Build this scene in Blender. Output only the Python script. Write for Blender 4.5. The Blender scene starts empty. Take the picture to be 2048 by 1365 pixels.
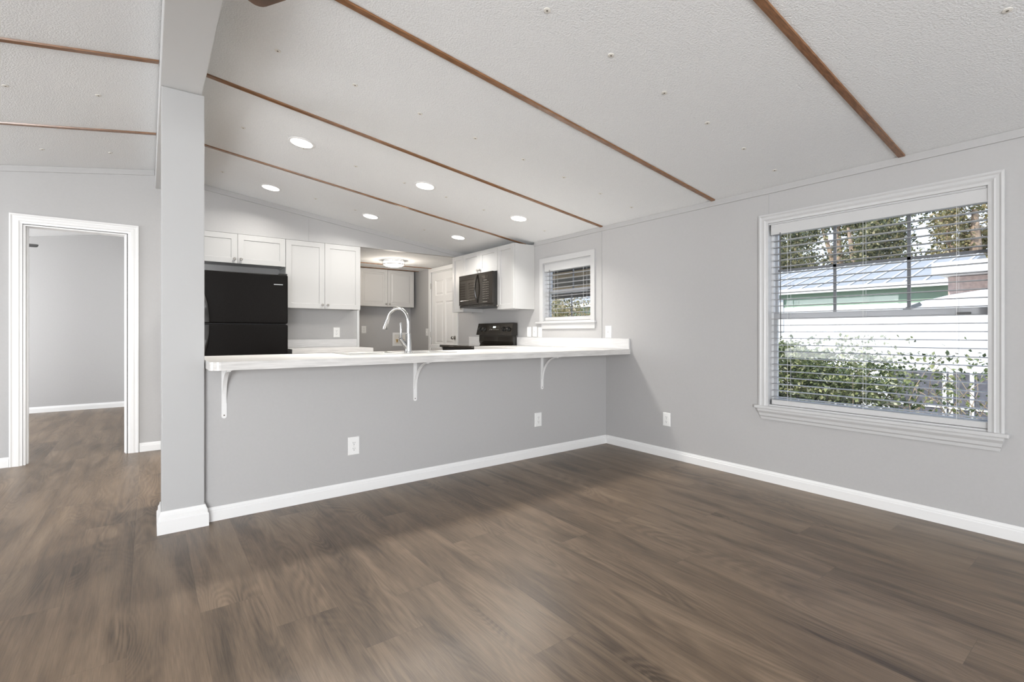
import bpy, bmesh, math, random
from mathutils import Vector, Matrix
random.seed(7)
S = bpy.context.scene
COL = S.collection
PI = math.pi

# ------------------------------------------------------------------ camera
YAW = math.atan(727 / 970.3)
cam = bpy.data.cameras.new('camera'); cam_o = bpy.data.objects.new('camera', cam); COL.objects.link(cam_o)
cam.sensor_fit = 'HORIZONTAL'; cam.sensor_width = 36.0; cam.lens = 36.0 * 970.3 / 2048
cam.shift_y = -16.5 / 2048
cam.clip_start = 0.02; cam.clip_end = 200
cam_o.location = (0, 0, 1.10); cam_o.rotation_euler = (PI / 2, 0, -YAW)
S.camera = cam_o

# ------------------------------------------------------------------ view, world, sun, large lights
S.view_settings.view_transform = 'Standard'; S.view_settings.look = 'None'
S.view_settings.gamma = 1.0; S.view_settings.use_curve_mapping = False
S.view_settings.exposure = 0.0
S.cycles.max_bounces = 10; S.cycles.diffuse_bounces = 6; S.cycles.transparent_max_bounces = 16
S.cycles.sample_clamp_indirect = 6.0

world = bpy.data.worlds.new('sky'); S.world = world; world.use_nodes = True
wn = world.node_tree.nodes; wl = world.node_tree.links
for n in list(wn): wn.remove(n)
wo = wn.new('ShaderNodeOutputWorld'); wb = wn.new('ShaderNodeBackground')
wtc = wn.new('ShaderNodeTexCoord'); wsep = wn.new('ShaderNodeSeparateXYZ'); wr = wn.new('ShaderNodeValToRGB')
wr.color_ramp.elements[0].position = 0.0; wr.color_ramp.elements[0].color = (0.92, 0.95, 1.0, 1)
wr.color_ramp.elements[1].position = 0.6; wr.color_ramp.elements[1].color = (0.42, 0.62, 1.0, 1)
wl.new(wtc.outputs['Generated'], wsep.inputs[0]); wl.new(wsep.outputs['Z'], wr.inputs[0])
wl.new(wr.outputs[0], wb.inputs[0]); wb.inputs[1].default_value = 1.9
wl.new(wb.outputs[0], wo.inputs[0])

def lamp(name, kind, loc, energy, rot=None, target=None, color=(1, 1, 1), **kw):
    l = bpy.data.lights.new(name, kind); l.energy = energy; l.color = color
    for k, v in kw.items(): setattr(l, k, v)
    o = bpy.data.objects.new(name, l); COL.objects.link(o); o.location = loc
    if target is not None:
        o.rotation_euler = (Vector(target) - Vector(loc)).to_track_quat('-Z', 'Y').to_euler()
    elif rot is not None: o.rotation_euler = rot
    return o
lamp('sun', 'SUN', (0, 0, 20), 6.0, target=(8.5, -3.0, 9.5), color=(1, .95, .86), angle=0.01)
# daylight entering through the windows of the rear wall, the left wall and the bedroom
lamp('daylight_rear_east', 'AREA', (2.35, -2.93, 1.30), 26, target=(2.35, 0, 1.75), color=(.96, .98, 1), shape='RECTANGLE', size=1.5, size_y=1.3)
lamp('daylight_rear_west', 'AREA', (-1.9, -2.93, 1.15), 325, target=(-1.2, 0, 2.05), color=(.97, .985, 1), shape='RECTANGLE', size=2.0, size_y=1.7)
lamp('daylight_left', 'AREA', (-3.53, 3.9, 1.20), 72, target=(0, 3.4, 1.70), color=(.97, .985, 1), shape='RECTANGLE', size=2.0, size_y=1.3)
lamp('daylight_bedroom', 'AREA', (-3.53, 7.6, 1.30), 150, target=(0, 7.9, 1.40), color=(.97, .985, 1), shape='RECTANGLE', size=1.5, size_y=1.2)

# ------------------------------------------------------------------ materials
def new_mat(name):
    m = bpy.data.materials.new(name); m.use_nodes = True
    nt = m.node_tree; b = nt.nodes['Principled BSDF']
    return m, nt, b
def plain(name, c, rough=0.5, metal=0.0, bump=0.0, bscale=40.0, vary=0.0, spec=0.5, coat=0.0, stretch=(1, 1, 1)):
    m, nt, b = new_mat(name)
    b.inputs['Base Color'].default_value = (*c, 1); b.inputs['Roughness'].default_value = rough
    b.inputs['Metallic'].default_value = metal; b.inputs['Specular IOR Level'].default_value = spec
    b.inputs['Coat Weight'].default_value = coat
    tc = nt.nodes.new('ShaderNodeTexCoord'); mp = nt.nodes.new('ShaderNodeMapping'); mp.inputs['Scale'].default_value = stretch
    no = nt.nodes.new('ShaderNodeTexNoise')
    no.inputs['Scale'].default_value = bscale; no.inputs['Detail'].default_value = 3
    nt.links.new(tc.outputs['Object'], mp.inputs[0]); nt.links.new(mp.outputs[0], no.inputs['Vector'])
    if bump > 0:
        bp = nt.nodes.new('ShaderNodeBump'); bp.inputs['Strength'].default_value = bump; bp.inputs['Distance'].default_value = 0.01
        nt.links.new(no.outputs['Fac'], bp.inputs['Height']); nt.links.new(bp.outputs[0], b.inputs['Normal'])
    if vary > 0:
        rp = nt.nodes.new('ShaderNodeValToRGB')
        rp.color_ramp.elements[0].position = .3; rp.color_ramp.elements[1].position = .7
        rp.color_ramp.elements[0].color = (*[v * (1 - vary) for v in c], 1); rp.color_ramp.elements[1].color = (*[min(1, v * (1 + vary)) for v in c], 1)
        nt.links.new(no.outputs['Fac'], rp.inputs[0]); nt.links.new(rp.outputs[0], b.inputs['Base Color'])
    return m
def emit(name, c, s):
    m, nt, b = new_mat(name)
    b.inputs['Base Color'].default_value = (*c, 1)
    b.inputs['Emission Color'].default_value = (*c, 1); b.inputs['Emission Strength'].default_value = s
    return m

MAT = {}
MAT['wall'] = plain('grey_wall_paint', (.435, .43, .428), .55, bump=.03, bscale=60, vary=.012)
MAT['ceiling'] = plain('stippled_ceiling', (.80, .81, .815), .85, bump=.38, bscale=130, vary=.03)
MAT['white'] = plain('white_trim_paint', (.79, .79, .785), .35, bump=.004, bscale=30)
MAT['beam'] = plain('white_beam_paint', (.60, .605, .605), .5, bump=.02, bscale=50)
MAT['post'] = plain('pale_post_paint', (.435, .435, .435), .5, bump=.02, bscale=50)
MAT['casing'] = plain('white_window_casing_paint', (.54, .54, .54), .35, bump=.004, bscale=30)
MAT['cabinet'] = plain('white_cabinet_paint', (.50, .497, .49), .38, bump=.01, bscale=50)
MAT['vinyl'] = plain('white_window_vinyl', (.78, .79, .80), .35)
MAT['muntin'] = plain('backlit_grid_bar', (.16, .165, .175), .4)  # dark look of bars seen against daylight, put into the colour
MAT['sash'] = plain('grey_white_sash_vinyl', (.47, .48, .50), .35)
MAT['slat'] = plain('shaded_blind_slat', (.36, .36, .37), .4)  # white slats, darkened here with the shade of backlighting
MAT['cord'] = plain('white_cord', (.75, .75, .74), .8)
MAT['wand'] = plain('grey_plastic_wand', (.10, .10, .10), .3)
MAT['stain'] = plain('walnut_stained_batten', (.215, .100, .042), .24, bscale=9, vary=.3, stretch=(1, 14, 14))
MAT['walnut'] = plain('walnut_fan_blade', (.13, .062, .03), .4, bscale=10, vary=.45, stretch=(1, 1, 1))
MAT['laminate'] = plain('white_woodgrain_laminate', (.60, .588, .572), .28, bscale=7, vary=.13, stretch=(1, 14, 14))
MAT['laminate_edge'] = plain('white_woodgrain_edge', (.66, .655, .655), .35, bscale=7, vary=.08, stretch=(1, 1, 14))
MAT['fridge'] = plain('textured_black_enamel', (.0065, .0056, .0052), .28, bump=.35, bscale=230, spec=.09)
MAT['black'] = plain('gloss_black_plastic', (.016, .013, .010), .10, coat=.3)
MAT['blackglass'] = plain('black_glass', (.020, .015, .010), .03, coat=.6, spec=.7)
MAT['blackmatte'] = plain('matte_black_plastic', (.018, .017, .016), .4)
MAT['key'] = plain('grey_keypad_print', (.30, .29, .27), .5)
MAT['steel'] = plain('brushed_stainless', (.55, .545, .53), .28, metal=1, bscale=50, stretch=(1, 20, 1), vary=.05)
MAT['chrome'] = plain('satin_chrome', (.50, .50, .495), .16, metal=1)
MAT['nickel'] = plain('brushed_nickel', (.42, .40, .37), .28, metal=1)
MAT['brass'] = plain('brass_valve', (.55, .33, .10), .3, metal=1)
MAT['plate'] = plain('white_outlet_plastic', (.80, .80, .79), .3)
MAT['dark'] = plain('dark_slot', (.02, .02, .02), .6)
MAT['screw'] = plain('dark_screw', (.13, .115, .09), .5)
MAT['rosette'] = plain('ivory_plastic_rosette', (.74, .72, .67), .6)
MAT['greyblade'] = plain('grey_fan_blade', (.10, .10, .10), .5)
MAT['lens'] = emit('lit_lamp_lens', (1, .985, .95), 5.0)
MAT['drum'] = emit('lit_glass_drum', (1, .97, .92), 2.4)
MAT['display'] = emit('lit_clock_digits', (.85, 1, .95), 2.5)
# outdoors
MAT['ground'] = plain('dry_sandy_grass', (.42, .38, .27), .95, bscale=3, vary=.3, bump=.3)
MAT['green_siding'] = plain('pale_green_siding', (.22, .31, .225), .7, bscale=2, stretch=(1, 1, 30), vary=.05)
MAT['white_siding'] = plain('white_siding', (.85, .85, .84), .6, bscale=2, stretch=(1, 1, 30), vary=.03)
MAT['tin'] = plain('pale_metal_roofing', (.30, .30, .30), .6, bscale=3, vary=.04)
MAT['pink'] = plain('pinkish_brick', (.55, .42, .37), .8, bscale=18, vary=.15)
MAT['dim_pane'] = plain('grey_house_glass', (.12, .13, .14), .15)
MAT['bark'] = plain('pale_bark', (.34, .25, .18), .9, bscale=8, vary=.4, bump=.5)
MAT['twig'] = plain('dry_twig', (.36, .28, .20), .9)
MAT['backdrop'] = plain('grey_shade_sheet', (.12, .12, .14), .8, bscale=12, vary=.35)  # sheet colour carries the shade beyond the hedge
MAT['carwhite'] = plain('white_car_paint', (.86, .86, .86), .25, coat=.5)
MAT['tyre'] = plain('black_rubber', (.02, .02, .02), .8)
MAT['porch'] = plain('dark_ribbed_roof', (.075, .07, .07), .7, bscale=6, vary=.1)
MAT['lumber'] = plain('tan_lumber', (.50, .40, .27), .7, bscale=5, vary=.15, stretch=(1, 12, 12))

def leaf_mat(name, stops, trans=.3):
    m, nt, b = new_mat(name)
    g = nt.nodes.new('ShaderNodeNewGeometry'); r = nt.nodes.new('ShaderNodeValToRGB')
    r.color_ramp.elements.remove(r.color_ramp.elements[1])
    for i, (p, c) in enumerate(stops):
        e = r.color_ramp.elements[0] if i == 0 else r.color_ramp.elements.new(p)
        e.position = p; e.color = (*c, 1)
    nt.links.new(g.outputs['Random Per Island'], r.inputs[0])
    nt.links.new(r.outputs[0], b.inputs['Base Color']); b.inputs['Roughness'].default_value = .45
    tr = nt.nodes.new('ShaderNodeBsdfTranslucent'); nt.links.new(r.outputs[0], tr.inputs[0])
    mx = nt.nodes.new('ShaderNodeMixShader'); mx.inputs[0].default_value = trans
    out = nt.nodes['Material Output']
    nt.links.new(b.outputs[0], mx.inputs[1]); nt.links.new(tr.outputs[0], mx.inputs[2]); nt.links.new(mx.outputs[0], out.inputs[0])
    return m
MAT['hedgeleaf'] = leaf_mat('hedge_leaf', [(0, (.045, .065, .025)), (.4, (.105, .135, .05)), (.75, (.22, .25, .09)), (.92, (.40, .40, .19)), (1, (.60, .58, .42))], .22)
MAT['treeleaf'] = leaf_mat('oak_leaf', [(0, (.05, .06, .035)), (.45, (.125, .14, .07)), (.75, (.28, .27, .12)), (1, (.46, .38, .22))])
MAT['goldleaf'] = leaf_mat('autumn_leaf', [(0, (.11, .115, .055)), (.5, (.29, .26, .11)), (.8, (.46, .36, .17)), (1, (.58, .48, .34))])

def glass_mat():
    m, nt, b = new_mat('clear_window_glass')
    nt.nodes.remove(b)
    out = nt.nodes['Material Output']
    t = nt.nodes.new('ShaderNodeBsdfTransparent'); t.inputs[0].default_value = (.96, .97, .97, 1)
    g = nt.nodes.new('ShaderNodeBsdfGlossy'); g.inputs['Roughness'].default_value = .01
    lw = nt.nodes.new('ShaderNodeLayerWeight'); lw.inputs[0].default_value = .5
    pw = nt.nodes.new('ShaderNodeMath'); pw.operation = 'POWER'; pw.inputs[1].default_value = 4.0
    f = nt.nodes.new('ShaderNodeMath'); f.operation = 'MULTIPLY_ADD'; f.inputs[1].default_value = .55; f.inputs[2].default_value = .025
    nt.links.new(lw.outputs['Facing'], pw.inputs[0]); nt.links.new(pw.outputs[0], f.inputs[0])
    x = nt.nodes.new('ShaderNodeMixShader')
    nt.links.new(f.outputs[0], x.inputs[0]); nt.links.new(t.outputs[0], x.inputs[1]); nt.links.new(g.outputs[0], x.inputs[2])
    nt.links.new(x.outputs[0], out.inputs[0])
    return m
MAT['glass'] = glass_mat()

def floor_mat():
    m, nt, b = new_mat('oak_vinyl_planks')
    N, L = nt.nodes, nt.links
    def math_(op, a, c=None, d=None):
        n = N.new('ShaderNodeMath'); n.operation = op
        for i, v in enumerate((a, c, d)):
            if v is None: continue
            if isinstance(v, (int, float)): n.inputs[i].default_value = v
            else: L.new(v, n.inputs[i])
        return n.outputs[0]
    tc = N.new('ShaderNodeTexCoord'); sp = N.new('ShaderNodeSeparateXYZ'); L.new(tc.outputs['Object'], sp.inputs[0])
    W, LEN = .222, 1.5
    u = math_('DIVIDE', math_('ADD', sp.outputs[0], 10.05), W)
    row = math_('FLOOR', u)
    wn1 = N.new('ShaderNodeTexWhiteNoise'); wn1.noise_dimensions = '1D'; L.new(row, wn1.inputs['W'])
    v = math_('ADD', math_('DIVIDE', math_('ADD', sp.outputs[1], 20.0), LEN), wn1.outputs['Value'])
    pl = math_('FLOOR', v)
    cb = N.new('ShaderNodeCombineXYZ'); L.new(row, cb.inputs[0]); L.new(pl, cb.inputs[1])
    wn2 = N.new('ShaderNodeTexWhiteNoise'); wn2.noise_dimensions = '2D'; L.new(cb.outputs[0], wn2.inputs['Vector'])
    rnd = wn2.outputs['Value']
    # per-plank shifted coordinates
    sh = N.new('ShaderNodeCombineXYZ')
    L.new(math_('ADD', sp.outputs[0], math_('MULTIPLY', rnd, 37.0)), sh.inputs[0])
    L.new(math_('ADD', sp.outputs[1], math_('MULTIPLY', rnd, 91.0)), sh.inputs[1])
    L.new(math_('MULTIPLY', rnd, 13.0), sh.inputs[2])
    def noise(scale, detail, stretch, dist=0.0, rough=.55):
        mp = N.new('ShaderNodeMapping'); mp.inputs['Scale'].default_value = stretch
        L.new(sh.outputs[0], mp.inputs[0])
        n = N.new('ShaderNodeTexNoise'); n.inputs['Scale'].default_value = scale; n.inputs['Detail'].default_value = detail
        n.inputs['Roughness'].default_value = rough; n.inputs['Distortion'].default_value = dist
        L.new(mp.outputs[0], n.inputs['Vector']); return n.outputs['Fac']
    broad = noise(1.0, 3, (8.0, 1.15, 1), .6)
    streak = noise(1.0, 5, (60, 2.2, 1), .4, .65)
    fine = noise(1.0, 3, (260, 10, 1), .2, .6)
    # knots, and growth rings that flow round them
    kmap = N.new('ShaderNodeMapping'); kmap.inputs['Scale'].default_value = (3.2, 1.05, 1); L.new(sh.outputs[0], kmap.inputs[0])
    vor = N.new('ShaderNodeTexVoronoi'); vor.inputs['Scale'].default_value = 1.0; L.new(kmap.outputs[0], vor.inputs['Vector'])
    kd = vor.outputs['Distance']
    def smooth(v, a, c, lo, hi):
        n = N.new('ShaderNodeMapRange'); n.interpolation_type = 'SMOOTHSTEP'
        n.inputs[1].default_value = a; n.inputs[2].default_value = c; n.inputs[3].default_value = lo; n.inputs[4].default_value = hi
        L.new(v, n.inputs[0]); return n.outputs[0]
    near = smooth(kd, .0, .34, 1.0, 0.0); core = smooth(kd, .03, .12, 1.0, 0.0)
    field = noise(1.0, 1.5, (5.0, .75, 1), .5, .4)
    ring = math_('SINE', math_('MULTIPLY', math_('ADD', field, math_('MULTIPLY', near, .22)), 170.0))
    ringm = N.new('ShaderNodeMapRange'); ringm.inputs[1].default_value = .42; ringm.inputs[2].default_value = .66; ringm.inputs[3].default_value = .15; L.new(noise(1.0, 1, (4, 1.3, 1), .3), ringm.inputs[0])
    ring = math_('MULTIPLY', ring, math_('MAXIMUM', ringm.outputs[0], near))
    ring = math_('SUBTRACT', ring, math_('ADD', math_('MULTIPLY', near, 1.3), math_('MULTIPLY', core, 1.8)))
    t = math_('ADD', math_('MULTIPLY', broad, .64), math_('MULTIPLY', streak, .26))
    t = math_('ADD', t, math_('MULTIPLY', fine, .24))
    t = math_('ADD', t, math_('MULTIPLY', ring, .05))
    t = math_('ADD', t, math_('MULTIPLY', math_('SUBTRACT', rnd, .5), .025))
    ramp = N.new('ShaderNodeValToRGB'); e = ramp.color_ramp.elements
    e[0].position = .38; e[0].color = (.058, .040, .026, 1)
    e[1].position = .78; e[1].color = (.240, .174, .117, 1)
    mid = e.new(.57); mid.color = (.145, .102, .067, 1)
    L.new(t, ramp.inputs[0])
    # joints
    fu = math_('FRACT', u); fv = math_('FRACT', v)
    eu = math_('MULTIPLY', math_('MINIMUM', fu, math_('SUBTRACT', 1.0, fu)), W)
    ev = math_('MULTIPLY', math_('MINIMUM', fv, math_('SUBTRACT', 1.0, fv)), LEN)
    ed = math_('MINIMUM', eu, ev)
    jr = N.new('ShaderNodeMapRange'); jr.inputs[1].default_value = .0003; jr.inputs[2].default_value = .0013
    jr.inputs[3].default_value = .72; jr.inputs[4].default_value = 1.0; L.new(ed, jr.inputs[0])
    mul = N.new('ShaderNodeMix'); mul.data_type = 'RGBA'; mul.blend_type = 'MULTIPLY'; mul.inputs[0].default_value = 1
    L.new(ramp.outputs[0], mul.inputs[6]); L.new(jr.outputs[0], mul.inputs[7])
    L.new(mul.outputs[2], b.inputs['Base Color'])
    rr = N.new('ShaderNodeMapRange'); rr.inputs[3].default_value = .30; rr.inputs[4].default_value = .42; b.inputs['Specular IOR Level'].default_value = .42; L.new(streak, rr.inputs[0]); L.new(rr.outputs[0], b.inputs['Roughness'])
    bp = N.new('ShaderNodeBump'); bp.inputs['Strength'].default_value = .12; bp.inputs['Distance'].default_value = .004
    L.new(math_('ADD', fine, math_('MULTIPLY', jr.outputs[0], .6)), bp.inputs['Height']); L.new(bp.outputs[0], b.inputs['Normal'])
    return m
MAT['floor'] = floor_mat()

# ------------------------------------------------------------------ mesh helpers
class MB:
    def __init__(s, f=None): s.v = []; s.f = []; s.map = f
    def add(s, vs, fs):
        n = len(s.v)
        s.v += [Vector(s.map(*p)) if s.map else Vector(p) for p in vs]
        s.f += [tuple(i + n for i in q) for q in fs]
        return s
    def box(s, a0, b0, c0, a1, b1, c1):
        return s.add([(a0, b0, c0), (a1, b0, c0), (a1, b1, c0), (a0, b1, c0), (a0, b0, c1), (a1, b0, c1), (a1, b1, c1), (a0, b1, c1)],
                     [(0, 3, 2, 1), (4, 5, 6, 7), (0, 1, 5, 4), (1, 2, 6, 5), (2, 3, 7, 6), (3, 0, 4, 7)])
    def prism(s, poly, axis, a0, a1):
        n = len(poly); vs = []
        for a in (a0, a1):
            for p, q in poly:
                vs.append((a, p, q) if axis == 0 else (p, a, q) if axis == 1 else (p, q, a))
        fs = [tuple(range(n))[::-1], tuple(range(n, 2 * n))] + [(i, (i + 1) % n, n + (i + 1) % n, n + i) for i in range(n)]
        return s.add(vs, fs)
    def tube(s, path, r, n=12, cap=True, flat=None):
        P = [Vector(p) for p in path]; R = r if isinstance(r, (list, tuple)) else [r] * len(P)
        vs = []; up = None
        for i, p in enumerate(P):
            d = (P[min(i + 1, len(P) - 1)] - P[max(i - 1, 0)]).normalized()
            if up is None:
                up = Vector((0, 0, 1)) if abs(d.z) < .9 else Vector((1, 0, 0))
            x = d.cross(up)
            if x.length < 1e-6: x = d.orthogonal()
            x.normalize(); y = x.cross(d).normalized(); up = y
            for k in range(n):
                a = 2 * PI * k / n
                vs.append(tuple(p + (x * math.cos(a) + y * math.sin(a)) * R[i]))
        fs = [(i * n + k, i * n + (k + 1) % n, (i + 1) * n + (k + 1) % n, (i + 1) * n + k) for i in range(len(P) - 1) for k in range(n)]
        if cap: fs += [tuple(range(n))[::-1], tuple(range((len(P) - 1) * n, len(P) * n))]
        return s.add(vs, fs)
    def lathe(s, prof, c, axis=(0, 0, 1), n=24):
        A = Vector(axis).normalized(); x = A.orthogonal().normalized(); y = A.cross(x); c = Vector(c); vs = []
        for r, h in prof:
            for k in range(n):
                a = 2 * PI * k / n; vs.append(tuple(c + A * h + (x * math.cos(a) + y * math.sin(a)) * max(r, 1e-5)))
        m = len(prof)
        fs = [(i * n + k, i * n + (k + 1) % n, (i + 1) * n + (k + 1) % n, (i + 1) * n + k) for i in range(m - 1) for k in range(n)]
        fs += [tuple(range(n))[::-1], tuple(range((m - 1) * n, m * n))]
        return s.add(vs, fs)
    def rings(s, u0, v0, u1, v1, prof, fill=True, open_bottom=False):
        """picture-frame rings: prof = [(inset, out)...]; vertices in (u, v, t)."""
        vs = []
        for ins, t in prof:
            b = v0 if open_bottom else v0 + ins
            vs += [(u0 + ins, b, t), (u1 - ins, b, t), (u1 - ins, v1 - ins, t), (u0 + ins, v1 - ins, t)]
        fs = []
        for i in range(len(prof) - 1):
            for k in range(4):
                if open_bottom and k == 0: continue
                fs.append((i * 4 + k, i * 4 + (k + 1) % 4, i * 4 + 4 + (k + 1) % 4, i * 4 + 4 + k))
        if fill:
            m = (len(prof) - 1) * 4; fs.append((m, m + 1, m + 2, m + 3))
        return s.add(vs, fs)
    def sweep(s, path, prof, closed=False):
        """prof = [(out, z)...] swept along a floor path [(x, y)...] with mitred corners; out is to the right of travel."""
        n = len(path); vs = []
        for i, p in enumerate(path):
            def nrm(a, b):
                d = Vector((b[0] - a[0], b[1] - a[1])).normalized(); return Vector((d.y, -d.x))
            ns = []
            if i > 0: ns.append(nrm(path[i - 1], p))
            if i < n - 1: ns.append(nrm(p, path[i + 1]))
            m = sum(ns, Vector((0, 0))); m.normalize(); k = 1 / max(.3, m.dot(ns[0]))
            for o, z in prof: vs.append((p[0] + m.x * o * k, p[1] + m.y * o * k, z))
        q = len(prof)
        fs = [(i * q + k, i * q + (k + 1) % q, (i + 1) * q + (k + 1) % q, (i + 1) * q + k) for i in range(n - 1) for k in range(q)]
        fs += [tuple(range(q)), tuple(range((n - 1) * q, n * q))[::-1]]
        return s.add(vs, fs)

ORG = {}
def obj(name, mb, mat, parent=None, smooth=False, bevel=0.0, seg=2, normals=True):
    o0 = ORG.get(parent.name, Vector((0, 0, 0))) if parent is not None else Vector((0, 0, 0))
    me = bpy.data.meshes.new(name)
    me.from_pydata([tuple(v - o0) for v in mb.v], [], mb.f)
    if normals:
        bm = bmesh.new(); bm.from_mesh(me); bmesh.ops.recalc_face_normals(bm, faces=bm.faces); bm.to_mesh(me); bm.free()
    me.materials.append(MAT[mat] if isinstance(mat, str) else mat)
    o = bpy.data.objects.new(name, me); COL.objects.link(o)
    if smooth:
        for p in me.polygons: p.use_smooth = True
        try:
            me.set_sharp_from_angle(angle=math.radians(40))
        except Exception: pass
    if bevel > 0:
        md = o.modifiers.new('bevel', 'BEVEL'); md.width = bevel; md.segments = seg; md.limit_method = 'ANGLE'; md.angle_limit = math.radians(35)
    if parent is not None:
        o.parent = parent; ORG[o.name] = o0
    return o
def thing(name, label, cat, loc, group=None):
    o = bpy.data.objects.new(name, None); COL.objects.link(o); o.location = loc; o.empty_display_size = .05
    o['label'] = label; o['category'] = cat
    if group: o['group'] = group
    ORG[o.name] = Vector(loc)
    return o
def tag(o, label, cat, group=None, kind=None):
    o['label'] = label; o['category'] = cat
    if group: o['group'] = group
    if kind: o['kind'] = kind
    return o
def struct(name, mb, mat, parent=None, **k):
    o = obj(name, mb, mat, parent, **k)
    if parent is None: o['kind'] = 'structure'
    return o
def sroot(name, loc=(0, 0, 0)):
    o = bpy.data.objects.new(name, None); COL.objects.link(o); o.location = loc; o['kind'] = 'structure'
    ORG[o.name] = Vector(loc); return o

# ------------------------------------------------------------------ dimensions
XR = 3.662            # inner face of the right (exterior) wall
SL, SLL = .1337, .158 # ceiling slopes right / left of the ridge
def zc(x): return 2.171 + SL * (XR - x) if x >= .15 else 2.6406 - SLL * (.15 - x)

# ------------------------------------------------------------------ floor, ceiling
struct('floor', MB().box(-3.7, -3.1, -.05, 3.79, 9.4, 0), 'floor')
XA, XB = -3.74, 3.80
poly = [(XA, zc(XA)), (.15, zc(.15)), (XB, zc(XB)), (XB, zc(XB) + .07), (.15, zc(.15) + .07), (XA, zc(XA) + .07)]
struct('ceiling', MB().prism(poly, 1, -3.1, 9.4), 'ceiling')
# dropped flat ceiling over the laundry alcove, with the soffit face above the cabinets
sof = MB().prism([(.25, 2.14), (3.66, 2.14), (3.66, zc(3.66) - .0005), (.25, zc(.25) - .0005)], 1, 5.80, 5.86)
struct('wall_soffit', sof, 'wall')
struct('ceiling_alcove', MB().box(.25, 5.861, 2.14, 3.66, 7.84, 2.17), 'ceiling')
struct('trim_1', MB().prism([(.25, zc(.25) - .052), (3.60, zc(3.60) - .052), (3.60, zc(3.60) - .001), (.25, zc(.25) - .001)], 1, 5.788, 5.7995), 'wall')
struct('trim_2', MB().box(1.455, 5.796, 2.142, 1.467, 5.7995, zc(1.46) - .052), 'wall')

def wall_cells(axis, a0, a1, z0, z1, t0, t1, holes):
    """wall running along y (axis 1, thickness in x) or x (axis 0, thickness in y), with rectangular holes (p0, p1, z0, z1)"""
    P = sorted({a0, a1, *[h[0] for h in holes], *[h[1] for h in holes]}); Z = sorted({z0, z1, *[h[2] for h in holes], *[h[3] for h in holes]})
    m = MB()
    for i in range(len(P) - 1):
        for j in range(len(Z) - 1):
            cp, cz = (P[i] + P[i + 1]) / 2, (Z[j] + Z[j + 1]) / 2
            if any(h[0] < cp < h[1] and h[2] < cz < h[3] for h in holes): continue
            if axis == 1: m.box(t0, P[i], Z[j], t1, P[i + 1], Z[j + 1])
            else: m.box(P[i], t0, Z[j], P[i + 1], t1, Z[j + 1])
    return m
W1 = (.560, 1.728, .560, 1.905)      # big window opening  (y0, y1, z0, z1)
W2 = (3.520, 4.277, 1.225, 1.900)    # small window opening
D2 = (6.262, 7.075, 0.0, 2.075)      # exterior door opening
struct('wall_right', wall_cells(1, -3.0, 7.95, 0, 2.152, XR, XR + .115, [(W1[0] - .045, W1[1] + .022, *W1[2:]), (W2[0] - .035, W2[1] + .014, *W2[2:]), D2]), 'wall')
struct('trim_3', MB().box(XR - .010, -3.0, 2.125, XR - .0005, 4.44, 2.171), 'wall', bevel=.002)
struct('trim_4', MB().box(XR - .005, 3.372, 1.047, XR - .0005, 3.384, 2.124), 'wall')
struct('trim_5', MB().box(XR - .003, 1.728, 1.964, XR - .0005, 1.740, 2.124), 'wall')
# half wall under the counter
struct('wall_peninsula', MB().box(.20, 3.318, 0, XR - .001, 3.42, .8955), 'wall')
# post and ridge beam
struct('support_post', MB().box(.057, 3.27, 0, .256, 3.47, 2.453), 'post', bevel=.004)
struct('ridge_beam', MB().box(.050, -3.0, 2.453, .245, 5.645, 2.615), 'beam', bevel=.004)
# wall with the bedroom doorway
D1 = (-.832, -.157, 0, 2.0)
dw = wall_cells(0, -3.6, .25, 0, 2.0, 5.645, 5.755, [D1])
dw.prism([(-3.6, 2.0), (.25, 2.0), (.25, zc(.25) - .001), (.15, zc(.15) - .001), (-3.6, zc(-3.6) - .001)], 1, 5.645, 5.755)
struct('wall_hall', dw, 'wall')
struct('trim_6', MB().prism([(-3.6, zc(-3.6) - .05), (.045, zc(.045) - .05), (.045, zc(.045) - .001), (-3.6, zc(-3.6) - .001)], 1, 5.636, 5.6445), 'wall')
# walls round the kitchen, alcove and bedroom
struct('wall_kitchen', MB().box(.251, 6.11, 0, 2.14, 6.19, 2.139), 'wall')
struct('wall_kitchen_left', MB().prism([(.12, 0), (.249, 0), (.249, zc(.249) - .001), (.15, zc(.15) - .001), (.12, zc(.12) - .001)], 1, 5.756, 9.3), 'wall')
struct('wall_alcove_left', MB().box(2.06, 6.191, 0, 2.14, 7.84, 2.139), 'wall')
struct('wall_alcove', MB().box(2.0, 7.841, 0, XR - .001, 7.94, 2.171), 'wall')
struct('trim_7', MB().box(2.112, 6.098, 0, 2.146, 6.1095, 2.139), 'beam', bevel=.002)
bw = MB().prism([(-3.6, 0), (.119, 0), (.119, zc(.119) - .001), (-3.6, zc(-3.6) - .001)], 1, 9.235, 9.30)
struct('wall_bedroom', bw, 'wall')
struct('wall_left', wall_cells(1, -3.0, 9.3, 0, zc(-3.6) - .002, -3.72, -3.6, [(2.9, 4.9, .55, 1.85), (6.85, 8.35, .7, 1.9)]), 'wall')
rw = wall_cells(0, -3.6, XR - .001, 0, 2.04, -3.1, -3.0, [(1.6, 3.1, .65, 1.95), (-2.9, -.9, .3, 2.0)])
rw.prism([(-3.6, 2.04), (XR - .001, 2.04), (XR - .001, zc(XR) - .001), (.15, zc(.15) - .001), (-3.6, zc(-3.6) - .001)], 1, -3.1, -3.0)
struct('wall_rear', rw, 'wall')

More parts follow.
